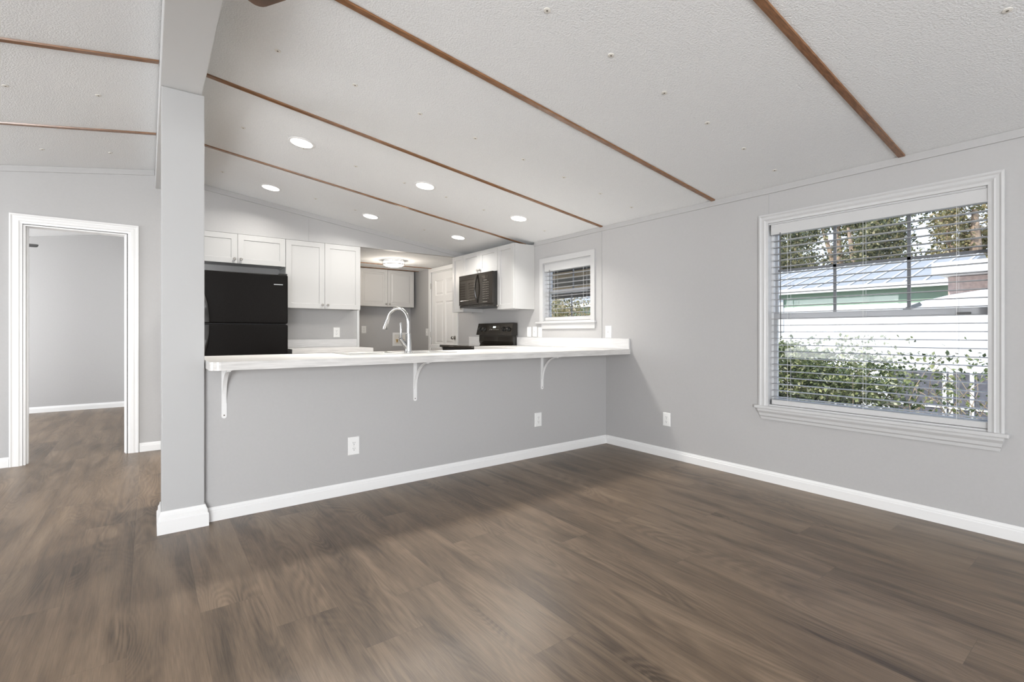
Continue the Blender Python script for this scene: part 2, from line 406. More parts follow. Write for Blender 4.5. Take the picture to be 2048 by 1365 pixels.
# ------------------------------------------------------------------ baseboards
BB = [(0, 0), (.0135, 0), (.0135, .055), (.010, .060), (.010, .066), (.006, .074), (.004, .081), (0, .081)]
struct('baseboard_right', MB().sweep([(XR - .0005, 3.303), (XR - .0005, -3.0)], BB), 'white')
struct('baseboard_peninsula', MB().sweep([(.257, 3.3175), (XR - .0005, 3.3175)], BB), 'white')
PB = [(0, 0), (.020, 0), (.020, .070), (.014, .078), (.013, .098), (.007, .108), (.004, .121), (0, .121)]
struct('baseboard_post', MB().sweep([(.0565, 3.47), (.0565, 3.2695), (.2565, 3.2695), (.2565, 3.302)], PB), 'white')
struct('baseboard_hall', MB().sweep([(-.068, 5.6445), (.25, 5.6445)], BB), 'white')
struct('baseboard_hall_left', MB().sweep([(-3.59, 5.6445), (-.914, 5.6445)], BB), 'white')
struct('baseboard_bedroom', MB().sweep([(-3.59, 9.2345), (.118, 9.2345)], BB), 'white')

# ------------------------------------------------------------------ ceiling battens (walnut strips over the panel joints)
NR = math.hypot(1, SL)
def right_ceiling(u, v, t):   # u along x, v along y, t down from the surface
    return (u + t * -SL / NR * 1.0, v, zc(u) - t / NR) if u >= .15 else (u, v, zc(u) - t)
k = 8
for y in (.936, 2.161, 3.368, 4.6):
    m = MB()
    for x0, x1 in ((.256, 3.648),):
        m.add([(x0, y - .018, zc(x0) - .0003), (x1, y - .018, zc(x1) - .0003), (x1, y + .018, zc(x1) - .0003), (x0, y + .018, zc(x0) - .0003),
               (x0, y - .016, zc(x0) - .009), (x1, y - .016, zc(x1) - .009), (x1, y + .016, zc(x1) - .009), (x0, y + .016, zc(x0) - .009)],
              [(0, 1, 2, 3), (4, 5, 6, 7), (0, 1, 5, 4), (1, 2, 6, 5), (2, 3, 7, 6), (3, 0, 4, 7)])
    struct('trim_%d' % k, m, 'stain'); k += 1
for y in (2.161, 3.368, 4.6):
    m = MB(); x0, x1 = -3.59, .046
    m.add([(x0, y - .018, zc(x0) - .0003), (x1, y - .018, zc(x1) - .0003), (x1, y + .018, zc(x1) - .0003), (x0, y + .018, zc(x0) - .0003),
           (x0, y - .016, zc(x0) - .009), (x1, y - .016, zc(x1) - .009), (x1, y + .016, zc(x1) - .009), (x0, y + .016, zc(x0) - .009)],
          [(0, 1, 2, 3), (4, 5, 6, 7), (0, 1, 5, 4), (1, 2, 6, 5), (2, 3, 7, 6), (3, 0, 4, 7)])
    struct('trim_%d' % k, m, 'stain'); k += 1
struct('trim_%d' % k, MB().box(2.15, 7.035, 2.131, 3.655, 7.065, 2.1395), 'stain'); k += 1
struct('trim_%d' % k, MB().box(2.15, 7.505, 2.131, 3.655, 7.527, 2.1395), 'stain'); k += 1

# ------------------------------------------------------------------ windows
def window(idx, W, casing_w, stool, apron, upper_cols, upper_row, meet, ogee):
    y0, y1, z0, z1 = W
    F = lambda u, v, t: (XR - t, u, v)
    root = sroot('window_%d' % idx, (XR, (y0 + y1) / 2, z0))
    c = casing_w
    if ogee: prof = [(0, .0005), (0, .020), (.012, .022), (.020, .016), (.034, .016), (.040, .019), (.050, .013), (c, .011), (c, -.012)]
    else: prof = [(0, .0005), (0, .016), (c, .016), (c, -.012)]
    m = MB(F).rings(y0 - c, z0, y1 + c, z1 + c, prof, fill=False, open_bottom=True)
    obj('casing', m, 'casing', root)
    # jamb liner through the wall thickness
    j = MB(); h0, h1 = (y0 - .045, y1 + .022) if ogee else (y0 - .035, y1 + .014)
    j.box(XR + .002, h0, z0, XR + .115, h0 + .006, z1).box(XR + .002, h1 - .012, z0, XR + .115, h1, z1).box(XR + .002, h0, z1 - .012, XR + .115, h1, z1).box(XR + .002, h0, z0, XR + .115, h1, z0 + .012)
    obj('jamb', j, 'casing', root)
    (sy0, sy1, st, sb, so) = stool
    obj('stool', MB().box(XR - so, sy0, sb, XR + .05, sy1, st), 'casing', root, bevel=.004)
    (ay0, ay1, at, ab) = apron
    if ogee: ap = [(XR - .0005, ab), (XR - .010, ab), (XR - .012, ab + .018), (XR - .020, ab + .026), (XR - .022, ab + .045), (XR - .032, ab + .062), (XR - .032, at), (XR - .0005, at)]
    else: ap = [(XR - .0005, ab), (XR - .014, ab), (XR - .014, at), (XR - .0005, at)]
    a = MB(); n = len(ap)
    vs = [(x, ay0 + (.02 * (1 - (z - ab) / (at - ab)) if ogee else 0), z) for x, z in ap] + [(x, ay1 - (.02 * (1 - (z - ab) / (at - ab)) if ogee else 0), z) for x, z in ap]
    a.add(vs, [tuple(range(n)), tuple(range(n, 2 * n))[::-1]] + [(i, (i + 1) % n, n + (i + 1) % n, n + i) for i in range(n)])
    obj('apron', a, 'casing', root)
    # vinyl frame and two sashes
    X0 = XR + .075
    f = MB(lambda u, v, t: (X0 - t, u, v))
    f.rings(h0 + .0065, z0 + .0125, h1 - .0125, z1 - .0125, [(0, -.035), (0, .012), (.016, .012), (.016, -.035), (0, -.035)], fill=False)
    obj('window_frame', f, 'vinyl', root)
    def sash(u0, v0, u1, v1, x, w):
        fr = MB(lambda u, v, t: (x - t, u, v)).rings(u0, v0, u1, v1, [(0, -.010), (0, .010), (w, .010), (w, -.010), (0, -.010)], fill=False)
        o = obj('sash', fr, 'sash', root)
        g = MB().box(x - .002, u0 + w, v0 + w, x + .002, u1 - w, v1 - w)
        obj('pane', g, 'glass', o)
        return o
    iy0, iy1 = h0 + .008, h1 - .014
    up = sash(iy0, meet, iy1, z1 - .014, XR + .098, .034)
    mm = MB()
    for q in range(1, upper_cols):
        yy = iy0 + (iy1 - iy0) * q / upper_cols
        mm.box(XR + .092, yy - .009, meet + .02, XR + .100, yy + .009, z1 - .06)
    if upper_row: mm.box(XR + .092, iy0 + .02, upper_row - .009, XR + .100, iy1 - .02, upper_row + .009)
    obj('muntin', mm, 'muntin', up)
    lo = sash(iy0, z0 + .014, iy1, meet + .044, XR + .074, .040)
    if upper_cols == 2:
        yy = (iy0 + iy1) / 2
        obj('muntin', MB().box(XR + .068, yy - .007, z0 + .05, XR + .076, yy + .007, meet + .01), 'muntin', lo)
    yl = iy0 + (iy1 - iy0) * .12
    obj('sash_lock', MB().box(XR + .050, yl - .03, meet + .006, XR + .062, yl + .03, meet + .018), 'wand', lo)
    return root
window(1, W1, .066, (.476, 1.818, .562, .540, .040), (.492, 1.800, .540, .462), 3, 1.56, 1.200, True)
window(2, W2, .056, (3.445, 4.395, 1.226, 1.206, .030), (3.462, 4.300, 1.206, 1.145), 2, None, 1.545, False)

def blind(label, W, vh, first, pitch, nslat, wand_y, wand_len, ladders):
    y0, y1, z0, z1 = W; xa, xb = XR + .006, XR + .056
    t = thing('window_blind', label, 'blind', (XR + .03, (y0 + y1) / 2, z0 + .014))
    a, b = y0 - .030, y1 - .016
    obj('valance', MB().box(XR - .004, a, z1 - .014 - vh, XR + .004, b, z1 - .014), 'casing', t, bevel=.002)
    obj('headrail', MB().box(XR + .008, a + .004, z1 - .055, XR + .054, b - .004, z1 - .016), 'slat', t)
    s = MB()
    for i in range(nslat):
        z = first - i * pitch
        s.add([(xa, a, z - .0016), (xb, a, z - .0016), (xb, b, z - .0016), (xa, b, z - .0016), ((xa + xb) / 2, a, z + .0004), ((xa + xb) / 2, b, z + .0004),
               (xa, a, z + .0016), (xb, a, z + .0016), (xb, b, z + .0016), (xa, b, z + .0016), ((xa + xb) / 2, a, z + .0040), ((xa + xb) / 2, b, z + .0040)],
              [(0, 4, 5, 3), (4, 1, 2, 5), (6, 9, 11, 10), (10, 11, 8, 7), (0, 3, 9, 6), (1, 7, 8, 2), (0, 6, 10, 7, 1, 4), (3, 5, 2, 8, 11, 9)])
    obj('slats', s, 'slat', t)
    obj('bottom_rail', MB().box(xa, a, z0 + .014, xb, b, z0 + .050), 'casing', t, bevel=.004)
    for y in ladders:
        c = MB()
        for x in (xa - .001, xb + .001): c.box(x - .0007, y - .0008, z0 + .05, x + .0007, y + .0008, z1 - .05)
        obj('ladder_cord', c, 'cord', t)
    obj('wand', MB().tube([(XR - .006, wand_y, z1 - .05 - vh * .4), (XR - .006, wand_y - .004, z1 - .05 - vh * .4 - wand_len)], .0035, 8), 'wand', t, smooth=True)
    return t
blind('white slatted blind covering the big window on the right', W1, .075, 1.819, .0476, 26, 1.645, .76, (.69, 1.14, 1.60))
blind('white slatted blind in the small window above the kitchen counter', W2, .085, 1.800, .0476, 12, 4.17, .46, (3.64, 4.10))

# ------------------------------------------------------------------ doorway to the bedroom, and the exterior door
d1 = sroot('door_1', (-.49, 5.645, 0))
F = lambda u, v, t: (u, 5.645 - t, v)
cprof = [(0, .0005), (0, .018), (.010, .019), (.018, .014), (.030, .014), (.036, .017), (.056, .017), (.062, .012), (.078, .010), (.078, -.002)]
obj('casing', MB(F).rings(-.912, 0, -.072, 2.082, cprof, fill=False, open_bottom=True), 'white', d1)
j = MB().box(-.834, 5.645, 0, -.818, 5.757, 2.004).box(-.168, 5.645, 0, -.152, 5.757, 2.004).box(-.818, 5.645, 1.988, -.168, 5.757, 2.004)
j.box(-.818, 5.69, 0, -.808, 5.73, 1.988).box(-.178, 5.69, 0, -.168, 5.73, 1.988)
obj('jamb', j, 'white', d1)
for z in (1.62, .30):
    obj('hinge_leaf', MB().box(-.1705, 5.652, z - .045, -.168, 5.682, z + .045), 'plate', d1)

d2 = sroot('door_2', (XR, 6.67, 0))
G = lambda u, v, t: (XR - t, u, v)
obj('casing', MB(G).rings(6.205, 0, 7.135, 2.132, [(0, .0005), (0, .016), (.058, .014), (.058, -.03)], fill=False, open_bottom=True), 'white', d2)
slab = MB(lambda u, v, t: (XR + .018 - t, 7.065 - u, v + .012))
Wd, Hd = .796, 2.045
slab.rings(0, 0, Wd, Hd, [(0, -.04), (0, 0)], fill=False)
# front skin with six raised panels
us = [0, .11, .36, .436, .686, Wd]; vs_ = [0, .23, .78, .92, 1.58, 1.68, 1.92, Hd]
for i in range(5):
    for q in range(7):
        if i in (1, 3) and q in (1, 3, 5):
            slab.rings(us[i], vs_[q], us[i + 1], vs_[q + 1], [(0, 0), (.010, -.008), (.026, -.008), (.040, -.002)])
        else:
            slab.rings(us[i], vs_[q], us[i + 1], vs_[q + 1], [(0, 0)])
obj('door_slab', slab, 'white', d2)
obj('jamb', MB().box(XR + .016, 6.262, 0, XR + .1, 6.268, 2.07).box(XR + .016, 7.067, 0, XR + .1, 7.075, 2.07).box(XR + .016, 6.262, 2.060, XR + .1, 7.075, 2.075), 'white', d2)
for z in (1.85, 1.07, .25):
    obj('hinge', MB().tube([(XR - .004, 7.066, z - .045), (XR - .004, 7.066, z + .045)], .008, 8).box(XR - .004, 7.066, z - .045, XR - .002, 7.09, z + .045), 'nickel', d2)
obj('knob', MB().lathe([(.030, 0), (.030, .006), (.012, .010), (.011, .030), (.024, .038), (.028, .050), (.022, .060), (.006, .063)], (XR + .018, 6.338, 1.025), (-1, 0, 0)), 'nickel', d2, smooth=True)

# ------------------------------------------------------------------ countertop, sink, faucet
ZT, ZB = .943, .8965
ct = thing('countertop', 'long white woodgrain laminate counter with rounded end on brackets', 'countertop', (1.9, 3.4, ZB))
R = .05; x0, yA, yB = .2605, 3.01, 3.85
corner = [(x0 + R - R * math.cos(a), yA + R - R * math.sin(a)) for a in [PI / 2 * q / 8 for q in range(9)]]
SX0, SX1, SY0, SY1 = 1.145, 1.955, 3.385, 3.795
m = MB()
m.prism([*corner, (SX0, yA), (SX0, yB), (x0, yB)], 2, ZB, ZT)
m.box(SX0, yA, ZB, SX1, SY0, ZT).box(SX0, SY1, ZB, SX1, yB, ZT)
m.box(SX1, yA, ZB, XR - .002, yB, ZT).box(3.02, yB, ZB, XR - .002, 4.762, ZT)
obj('counter_slab', m, 'laminate', ct)
obj('backsplash', MB().box(XR - .021, 3.013, ZT + .0005, XR - .001, 4.762, 1.045), 'laminate_edge', ct, bevel=.002)
far = thing('countertop', 'short white counter piece between black range and back door', 'countertop', (3.34, 5.70, ZB))
obj('counter_slab', MB().box(3.02, 5.540, ZB, XR - .002, 5.88, ZT), 'laminate', far)
obj('backsplash', MB().box(XR - .021, 5.542, ZT + .0005, XR - .001, 5.88, 1.045), 'laminate_edge', far, bevel=.002)
bk = thing('countertop', 'white woodgrain counter beside the black refrigerator', 'countertop', (1.65, 5.8, .88))
obj('counter_slab', MB().box(1.21, 5.47, .880, 2.088, 6.108, .926), 'laminate', bk)
obj('backsplash', MB().box(1.21, 6.088, .9265, 2.108, 6.108, 1.020), 'laminate_edge', bk, bevel=.002)
bc = thing('base_cabinet', 'white base cabinet under the counter beside the refrigerator', 'cabinet', (1.65, 5.8, 0))
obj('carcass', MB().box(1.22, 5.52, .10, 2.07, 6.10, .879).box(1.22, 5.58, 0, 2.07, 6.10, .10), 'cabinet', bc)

sk = thing('kitchen_sink', 'double bowl stainless steel sink set into the white counter', 'sink', (1.55, 3.6, ZT))
rim = MB()
X0, X1, Y0, Y1 = SX0 - .018, SX1 + .018, SY0 - .018, SY1 + .018
bx = [(SX0 + .02, 1.535), (1.565, SX1 - .02)]; by0, by1 = SY0 + .075, SY1 - .02
zt = ZT + .0045
def plate(a, b, c, d): rim.box(a, b, ZT + .0006, c, d, zt)
plate(X0, Y0, X1, by0); plate(X0, by1, X1, Y1); plate(X0, by0, bx[0][0], by1); plate(bx[0][1], by0, bx[1][0], by1); plate(bx[1][1], by0, X1, by1)
obj('rim', rim, 'steel', sk)
for (a, b) in bx:
    bo = MB(lambda u, v, t: (u, v, zt + t)).rings(a, by0, b, by1, [(0, 0), (.006, -.008), (.014, -.15), (.035, -.175)])
    o = obj('bowl', bo, 'steel', sk)
    obj('drain', MB().lathe([(.040, 0), (.040, .003), (.030, .004), (.006, .002)], ((a + b) / 2, (by0 + by1) / 2, zt - .1748)), 'nickel', o, smooth=True)

fx, fy, fz = 1.580, 3.425, zt + .0005
fc = thing('kitchen_faucet', 'tall gooseneck pull-down chrome faucet at the sink', 'faucet', (fx, fy, fz))
obj('base_plate', MB().lathe([(.031, 0), (.031, .006), (.027, .010), (.022, .012)], (fx, fy, fz)), 'chrome', fc, smooth=True)
obj('body', MB().lathe([(.026, .0), (.0245, .05), (.021, .10), (.0195, .135), (.0150, .137)], (fx, fy, fz + .010)), 'chrome', fc, smooth=True)
dirv = Vector((-.43, .90, 0)).normalized(); Rr = .102; top = .236
path = [Vector((fx, fy, fz + .14)), Vector((fx, fy, fz + .19))]
for q in range(0, 19):
    a = PI * q / 18 * .90
    path.append(Vector((fx, fy, fz + top)) + dirv * (Rr - Rr * math.cos(a)) + Vector((0, 0, Rr * math.sin(a))))
obj('spout', MB().tube(path, .0125, 16), 'chrome', fc, smooth=True)
e = path[-1]; dd = (path[-1] - path[-2]).normalized()
hd = obj('spray_head', MB().tube([e, e + dd * .012, e + dd * .03, e + dd * .075, e + dd * .092], [.0130, .0150, .0160, .0205, .0200], 16), 'chrome', fc, smooth=True)
obj('spray_button', MB().tube([e + dd * .03 + dirv * .014, e + dd * .055 + dirv * .019], .006, 8), 'nickel', hd, smooth=True)
h0 = Vector((fx, fy, fz + .022)); lv = Vector((-.80, -.05, 0)).normalized()
obj('valve_arm', MB().tube([h0, h0 + lv * .035 + Vector((0, 0, .045)), h0 + lv * .066 + Vector((0, 0, .088))], [.017, .0165, .014], 12), 'chrome', fc, smooth=True)
p = h0 + lv * .066 + Vector((0, 0, .088))
obj('lever', MB().tube([p, p + Vector((.004, 0, .03)), p + Vector((.005, 0, .07)), p + Vector((.001, 0, .118))], [.013, .0075, .0075, .0105], 10), 'chrome', fc, smooth=True)

# ------------------------------------------------------------------ counter brackets
labels = ['white curved counter bracket nearest the support post', 'white curved counter bracket below the faucet, middle of the half wall', 'white curved counter bracket nearest the right wall corner']
for bxp, lb in zip((.358, 1.585, 2.821), labels):
    t = thing('counter_bracket', lb, 'bracket', (bxp, 3.3175, .59), group='brackets under the counter overhang')
    w = .0135; yw = 3.3175
    pl = MB(); pts = []
    for q in range(9):
        a = PI + PI * q / 8; pts.append((bxp + w * math.cos(a), .607 + w * math.sin(a)))
    pl.prism([*pts, (bxp + w, .892), (bxp - w, .892)], 1, yw - .0045, yw)
    obj('wall_plate', pl, 'white', t)
    obj('counter_plate', MB().box(bxp - w, yw - .235, .8895, bxp + w, yw - .0045, .8960), 'white', t)
    br = MB(); n = 16; RR = .205; yb = yw - .0046; zb = .889 - RR
    prof = []
    for q in range(n + 1):
        a = PI - PI / 2 * q / n
        prof.append((RR + RR * math.cos(a), zb + RR * math.sin(a)))
    vs = []
    for (o_, z_), q in zip(prof, range(n + 1)):
        a = PI - PI / 2 * q / n; nx, nz = math.cos(a), math.sin(a)
        for (dw_, th) in ((-.010, 0), (.010, 0), (.010, -.007), (-.010, -.007)):
            vs.append((bxp + dw_, yb - (o_ + nx * th), z_ + nz * th))
    fs = [(i * 4 + q, i * 4 + (q + 1) % 4, i * 4 + 4 + (q + 1) % 4, i * 4 + 4 + q) for i in range(n) for q in range(4)] + [(0, 1, 2, 3), (n * 4 + 3, n * 4 + 2, n * 4 + 1, n * 4)]
    br.add(vs, fs); obj('curved_brace', br, 'white', t)
    for z in (.612, .880):
        obj('screw', MB().lathe([(.0042, 0), (.0042, .001), (.001, .0018)], (bxp, yw - .0045, z), (0, -1, 0), 10), 'screw', t)

# ------------------------------------------------------------------ kitchen cabinets
def cabinet(label, M, W, H, D, doors, style='shaker', knob='bottom', cat='cabinet', loc=(0, 0, 0), lip=0):
    """M maps (u across, v up, t out) to the world; doors = [(u0, u1, knob_side)]"""
    t = thing('wall_cabinet', label, cat, loc)
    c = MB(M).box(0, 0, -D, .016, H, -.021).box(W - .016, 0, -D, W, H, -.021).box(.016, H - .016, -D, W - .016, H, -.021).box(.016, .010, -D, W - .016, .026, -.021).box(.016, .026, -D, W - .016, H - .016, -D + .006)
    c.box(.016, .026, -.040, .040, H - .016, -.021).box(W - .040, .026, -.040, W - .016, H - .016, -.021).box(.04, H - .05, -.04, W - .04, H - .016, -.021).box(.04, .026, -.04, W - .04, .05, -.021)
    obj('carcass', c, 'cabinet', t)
    for (a, b, ks) in doors:
        g = .0015
        if style == 'shaker': pr = [(0, -.0195), (0, -.001), (.001, 0), (.056, 0), (.0585, -.008)]
        else: pr = [(0, -.0195), (0, -.003), (.003, 0), (.050, 0), (.056, -.006), (.070, -.006), (.088, -.001)]
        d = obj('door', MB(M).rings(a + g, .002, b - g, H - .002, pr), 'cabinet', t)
        ku = a + .03 if ks == 'l' else b - .03; kv = .045
        p0 = Vector(M(ku, kv, .0005)); ax = Vector(M(ku, kv, 1)) - Vector(M(ku, kv, 0))
        obj('knob', MB().lathe([(.006, 0), (.005, .010), (.013, .016), (.0145, .022), (.011, .027), (.003, .028)], p0, ax, 16), 'nickel', d, smooth=True)
    return t
FY = 5.785
cabinet('short white cabinet above the black refrigerator', lambda u, v, t: (.281 + u, FY - t, 1.825 + v), .931, .312, .32, [(0, .4655, 'r'), (.4655, .931, 'l')], loc=(.75, 5.95, 1.825))
cabinet('tall white two-door wall cabinet right of the refrigerator', lambda u, v, t: (1.2135 + u, FY - t, 1.375 + v), .835, .762, .32, [(0, .4175, 'r'), (.4175, .835, 'l')], loc=(1.63, 5.95, 1.375))
cabinet('white raised-panel wall cabinet at the back of the laundry alcove', lambda u, v, t: (2.650 + u, 7.53 - t, 1.522 + v), .930, .607, .30, [(0, .465, 'r'), (.465, .930, 'l')], style='raised', loc=(3.11, 7.68, 1.522))
XF = 3.350
cabinet('narrow white wall cabinet between microwave and small window', lambda u, v, t: (XF - t, 4.767 - u, 1.378 + v), .324, .757, .31, [(0, .324, 'l')], loc=(3.5, 4.6, 1.378))
cabinet('short white cabinet directly above the microwave', lambda u, v, t: (XF - t, 5.552 - u, 1.846 + v), .784, .289, .31, [(0, .392, 'r'), (.392, .784, 'l')], loc=(3.5, 5.16, 1.846))
cabinet('narrow white wall cabinet between microwave and back door', lambda u, v, t: (XF - t, 5.842 - u, 1.378 + v), .289, .757, .31, [(0, .289, 'r')], loc=(3.5, 5.7, 1.378))

# ------------------------------------------------------------------ refrigerator
fr = thing('refrigerator', 'black top-freezer refrigerator with textured doors', 'refrigerator', (.765, 5.7, 0))
obj('body', MB().box(.388, 5.435, .06, 1.142, 6.06, 1.680).box(.40, 5.47, .0, 1.13, 6.04, .06), 'fridge', fr, bevel=.006)
obj('gasket', MB().box(.392, 5.425, .10, 1.138, 5.434, 1.675), 'blackmatte', fr)
fz_ = obj('freezer_door', MB().box(.386, 5.352, 1.192, 1.145, 5.424, 1.690), 'fridge', fr, bevel=.014, seg=3)
rd = obj('fridge_door', MB().box(.386, 5.352, .085, 1.145, 5.424, 1.182), 'fridge', fr, bevel=.014, seg=3)
def fhandle(parent, z0, z1):
    m = MB(); n = 12; vs = []
    for q in range(n + 1):
        s = q / n; z = z0 + (z1 - z0) * s; x = .402 + .052 * math.cos(s * PI / 2) ** .8; y = 5.345 - .035 * math.sin(PI * min(1, (1 - s) * 1.25 + .0) / 1.25)
        vs += [(.392, 5.3518, z), (x, 5.3518, z), (x, y, z), (x - .012, y - .006, z), (.392, y + .004, z)]
    fs = [(i * 5 + q, i * 5 + (q + 1) % 5, i * 5 + 5 + (q + 1) % 5, i * 5 + 5 + q) for i in range(n) for q in range(5)] + [tuple(range(5)), tuple(range(n * 5, n * 5 + 5))[::-1]]
    m.add(vs, fs); obj('handle', m, 'blackmatte', parent, smooth=True)
fhandle(fz_, 1.200, 1.500); fhandle(rd, 1.176, .86)
obj('badge', MB().box(1.010, 5.3500, 1.583, 1.095, 5.3518, 1.593), 'chrome', fz_, bevel=.0008)
obj('hinge_cap', MB().box(1.065, 5.36, 1.6905, 1.14, 5.43, 1.703), 'blackmatte', fr, bevel=.003)

# ------------------------------------------------------------------ microwave
mw = thing('microwave', 'black over-the-range microwave under the short white cabinet', 'microwave', (3.45, 5.15, 1.42))
obj('body', MB().box(3.315, 4.771, 1.425, XR - .002, 5.548, 1.842), 'blackmatte', mw, bevel=.003)
dr = obj('door', MB().box(3.282, 5.072, 1.455, 3.3145, 5.548, 1.842), 'black', mw, bevel=.004)
obj('window', MB(lambda u, v, t: (3.2815 - t, u, v)).rings(5.145, 1.500, 5.522, 1.795, [(0, 0), (.002, .0012), (.014, .0012), (.016, .0004)]), 'blackglass', dr)
hm = []
for q in range(11):
    s = q / 10; hm.append((3.2775 - .028 * math.sin(PI * s), 5.100 + .006 * math.sin(PI * s), 1.475 + .35 * s))
obj('handle', MB().tube(hm, [.006] + [.011] * 9 + [.006], 10), 'black', dr, smooth=True)
cp = obj('control_panel', MB().box(3.282, 4.771, 1.455, 3.3145, 5.070, 1.842), 'black', mw, bevel=.004)
obj('display', MB().box(3.2808, 4.86, 1.765, 3.2818, 5.00, 1.800), 'blackglass', cp)
for r in range(8):
    for c in range(4):
        y = 4.865 + c * .034; z = 1.715 - r * .028
        obj('key', MB().box(3.2808, y - .006, z - .003, 3.2818, y + .006, z + .003), 'key', cp)
obj('logo', MB().box(3.2808, 4.89, 1.742, 3.2818, 4.96, 1.746), 'key', cp)
obj('open_button', MB().box(3.2808, 4.88, 1.478, 3.2818, 4.98, 1.483), 'key', cp)
vg = MB().box(3.296, 4.772, 1.425, 3.3145, 5.547, 1.4535)
for q in range(24): vg.box(3.293, 4.80 + q * .03, 1.432, 3.2958, 4.82 + q * .03, 1.446)
obj('vent_grille', vg, 'black', mw)

# ------------------------------------------------------------------ range
rg = thing('range', 'black freestanding electric range against the right wall', 'stove', (3.3, 5.15, 0))
ya, yb2 = 4.768, 5.534
obj('body', MB().box(3.03, ya, .02, 3.645, yb2, .918), 'blackmatte', rg, bevel=.003)
obj('oven_door', MB().box(2.998, ya + .004, .20, 3.029, yb2 - .004, .80), 'black', rg, bevel=.004)
obj('oven_handle', MB().tube([(2.999, ya + .06, .765), (2.955, ya + .06, .768), (2.955, yb2 - .06, .768), (2.999, yb2 - .06, .765)], .011, 10), 'black', rg, smooth=True)
obj('storage_drawer', MB().box(3.0, ya + .004, .03, 3.029, yb2 - .004, .19), 'black', rg, bevel=.004)
ck = obj('cooktop', MB().box(2.985, ya, .919, 3.585, yb2, .948), 'blackglass', rg, bevel=.004)
bgd = obj('backguard', MB().prism([(3.60, .949), (3.642, .949), (3.642, 1.07), (3.59, 1.07), (3.588, .990)], 1, ya + .004, yb2 - .004), 'black', rg)
pan = MB().prism([(3.548, 1.072), (3.648, 1.064), (3.648, 1.222), (3.592, 1.226), (3.586, 1.222)], 1, ya - .012, yb2 + .012)
pn = obj('control_panel', pan, 'black', rg, bevel=.004)
slope = Vector((3.586 - 3.548, 0, 1.222 - 1.072)).normalized(); nrm = Vector((-slope.z, 0, slope.x))
def onpan(y, s, t): return Vector((3.548, y, 1.072)) + slope * (.155 * s) + nrm * t
for y, s in ((5.46, .48), (5.37, .48), (4.93, .48), (4.83, .48)):
    kb = obj('knob', MB().lathe([(.030, 0), (.030, .004), (.024, .008), (.022, .028), (.018, .031)], onpan(y, s, .0005), nrm, 20), 'blackmatte', pn, smooth=True)
    g = MB(); c0 = onpan(y, s, .030)
    g.tube([c0 - Vector((0, .020, 0)), c0 + Vector((0, .020, 0))], .004, 6); obj('grip', g, 'black', kb)
def pq(y0_, y1_, s0, s1, t0, t1):
    m = MB(); P = [onpan(y, s, t) for t in (t0, t1) for (y, s) in ((y0_, s0), (y1_, s0), (y1_, s1), (y0_, s1))]
    return m.add([tuple(p) for p in P], [(0, 1, 2, 3), (4, 5, 6, 7), (0, 1, 5, 4), (1, 2, 6, 5), (2, 3, 7, 6), (3, 0, 4, 7)])
ds = obj('display', pq(5.03, 5.27, .36, .80, .0005, .0015), 'blackglass', pn)
dg = pq(5.150, 5.158, .60, .74, .0016, .0022)
for (a, b) in ((5.165, 5.173), (5.132, 5.140), (5.118, 5.126)):
    q_ = pq(a, b, .60, .74, .0016, .0022); dg.add([tuple(v) for v in q_.v], q_.f)
obj('clock_digits', dg, 'display', ds)
kk = MB()
for c in range(6):
    q_ = pq(5.045 + c * .036, 5.066 + c * .036, .42, .46, .0016, .0019); kk.add([tuple(v) for v in q_.v], q_.f)
obj('key_print', kk, 'key', ds)

# ------------------------------------------------------------------ outlets and switches
def outlet(name, label, M, loc, w=.079, h=.122, kind='outlet', cat='outlet'):
    t = thing(name, label, cat, loc)
    obj('cover_plate', MB(M).rings(-w / 2, -h / 2, w / 2, h / 2, [(0, .0005), (0, .003), (.004, .006)]), 'plate', t)
    if kind == 'outlet':
        for s in (1, -1):
            rc = MB(M); n = 20; pts = []
            for q in range(n):
                a = 2 * PI * q / n; pts.append((max(-.0155, min(.0155, .0175 * math.cos(a))), s * .0195 + max(-.0135, min(.0135, .0165 * math.sin(a)))))
            rc.add([(p, q, .006) for p, q in pts] + [(p, q, .0085) for p, q in pts], [tuple(range(n, 2 * n))] + [(i, (i + 1) % n, n + (i + 1) % n, n + i) for i in range(n)])
            r = obj('receptacle', rc, 'plate', t)
            sl = MB(M)
            sl.box(-.0072, s * .0195 - .001, .0086, -.0052, s * .0195 + .007, .0090).box(.0052, s * .0195 - .001, .0086, .0072, s * .0195 + .006, .0090)
            sl.box(-.0022, s * .0195 - .0105, .0086, .0022, s * .0195 - .0058, .0090)
            obj('slots', sl, 'dark', r)
        obj('screw', MB(M).box(-.002, -.002, .006, .002, .002, .0068), 'nickel', t)
    elif kind == 'gfci':
        o = obj('receptacle', MB(M).box(-.0165, -.0335, .006, .0165, .0335, .0085), 'plate', t)
        sl = MB(M)
        for s in (1, -1):
            sl.box(-.0072, s * .021 - .003, .0086, -.0052, s * .021 + .004, .0090).box(.0052, s * .021 - .003, .0086, .0072, s * .021 + .004, .0090)
        sl.box(-.006, .001, .0086, .006, .005, .0090).box(-.006, -.006, .0086, .006, -.002, .0090)
        obj('slots', sl, 'key', o)
    elif kind == 'rocker':
        obj('rocker', MB(M).box(-.0165, -.0335, .006, .0165, .0335, .0090), 'plate', t, bevel=.001)
    elif kind == 'toggle':
        obj('toggle', MB(M).box(-.0045, -.004, .006, .0045, .012, .0150), 'plate', t, bevel=.001)
    return t
def yface(x, y, z): return lambda u, v, t: (x + u, y - t, z + v)
def xface(y, z): return lambda u, v, t: (XR - t, y - u, z + v)
outlet('wall_outlet', 'white duplex outlet low on the half wall between two brackets', yface(1.127, 3.3178, .324), (1.127, 3.3178, .324))
outlet('wall_outlet', 'white duplex outlet low on the half wall near the corner bracket', yface(2.775, 3.3178, .327), (2.775, 3.3178, .327))
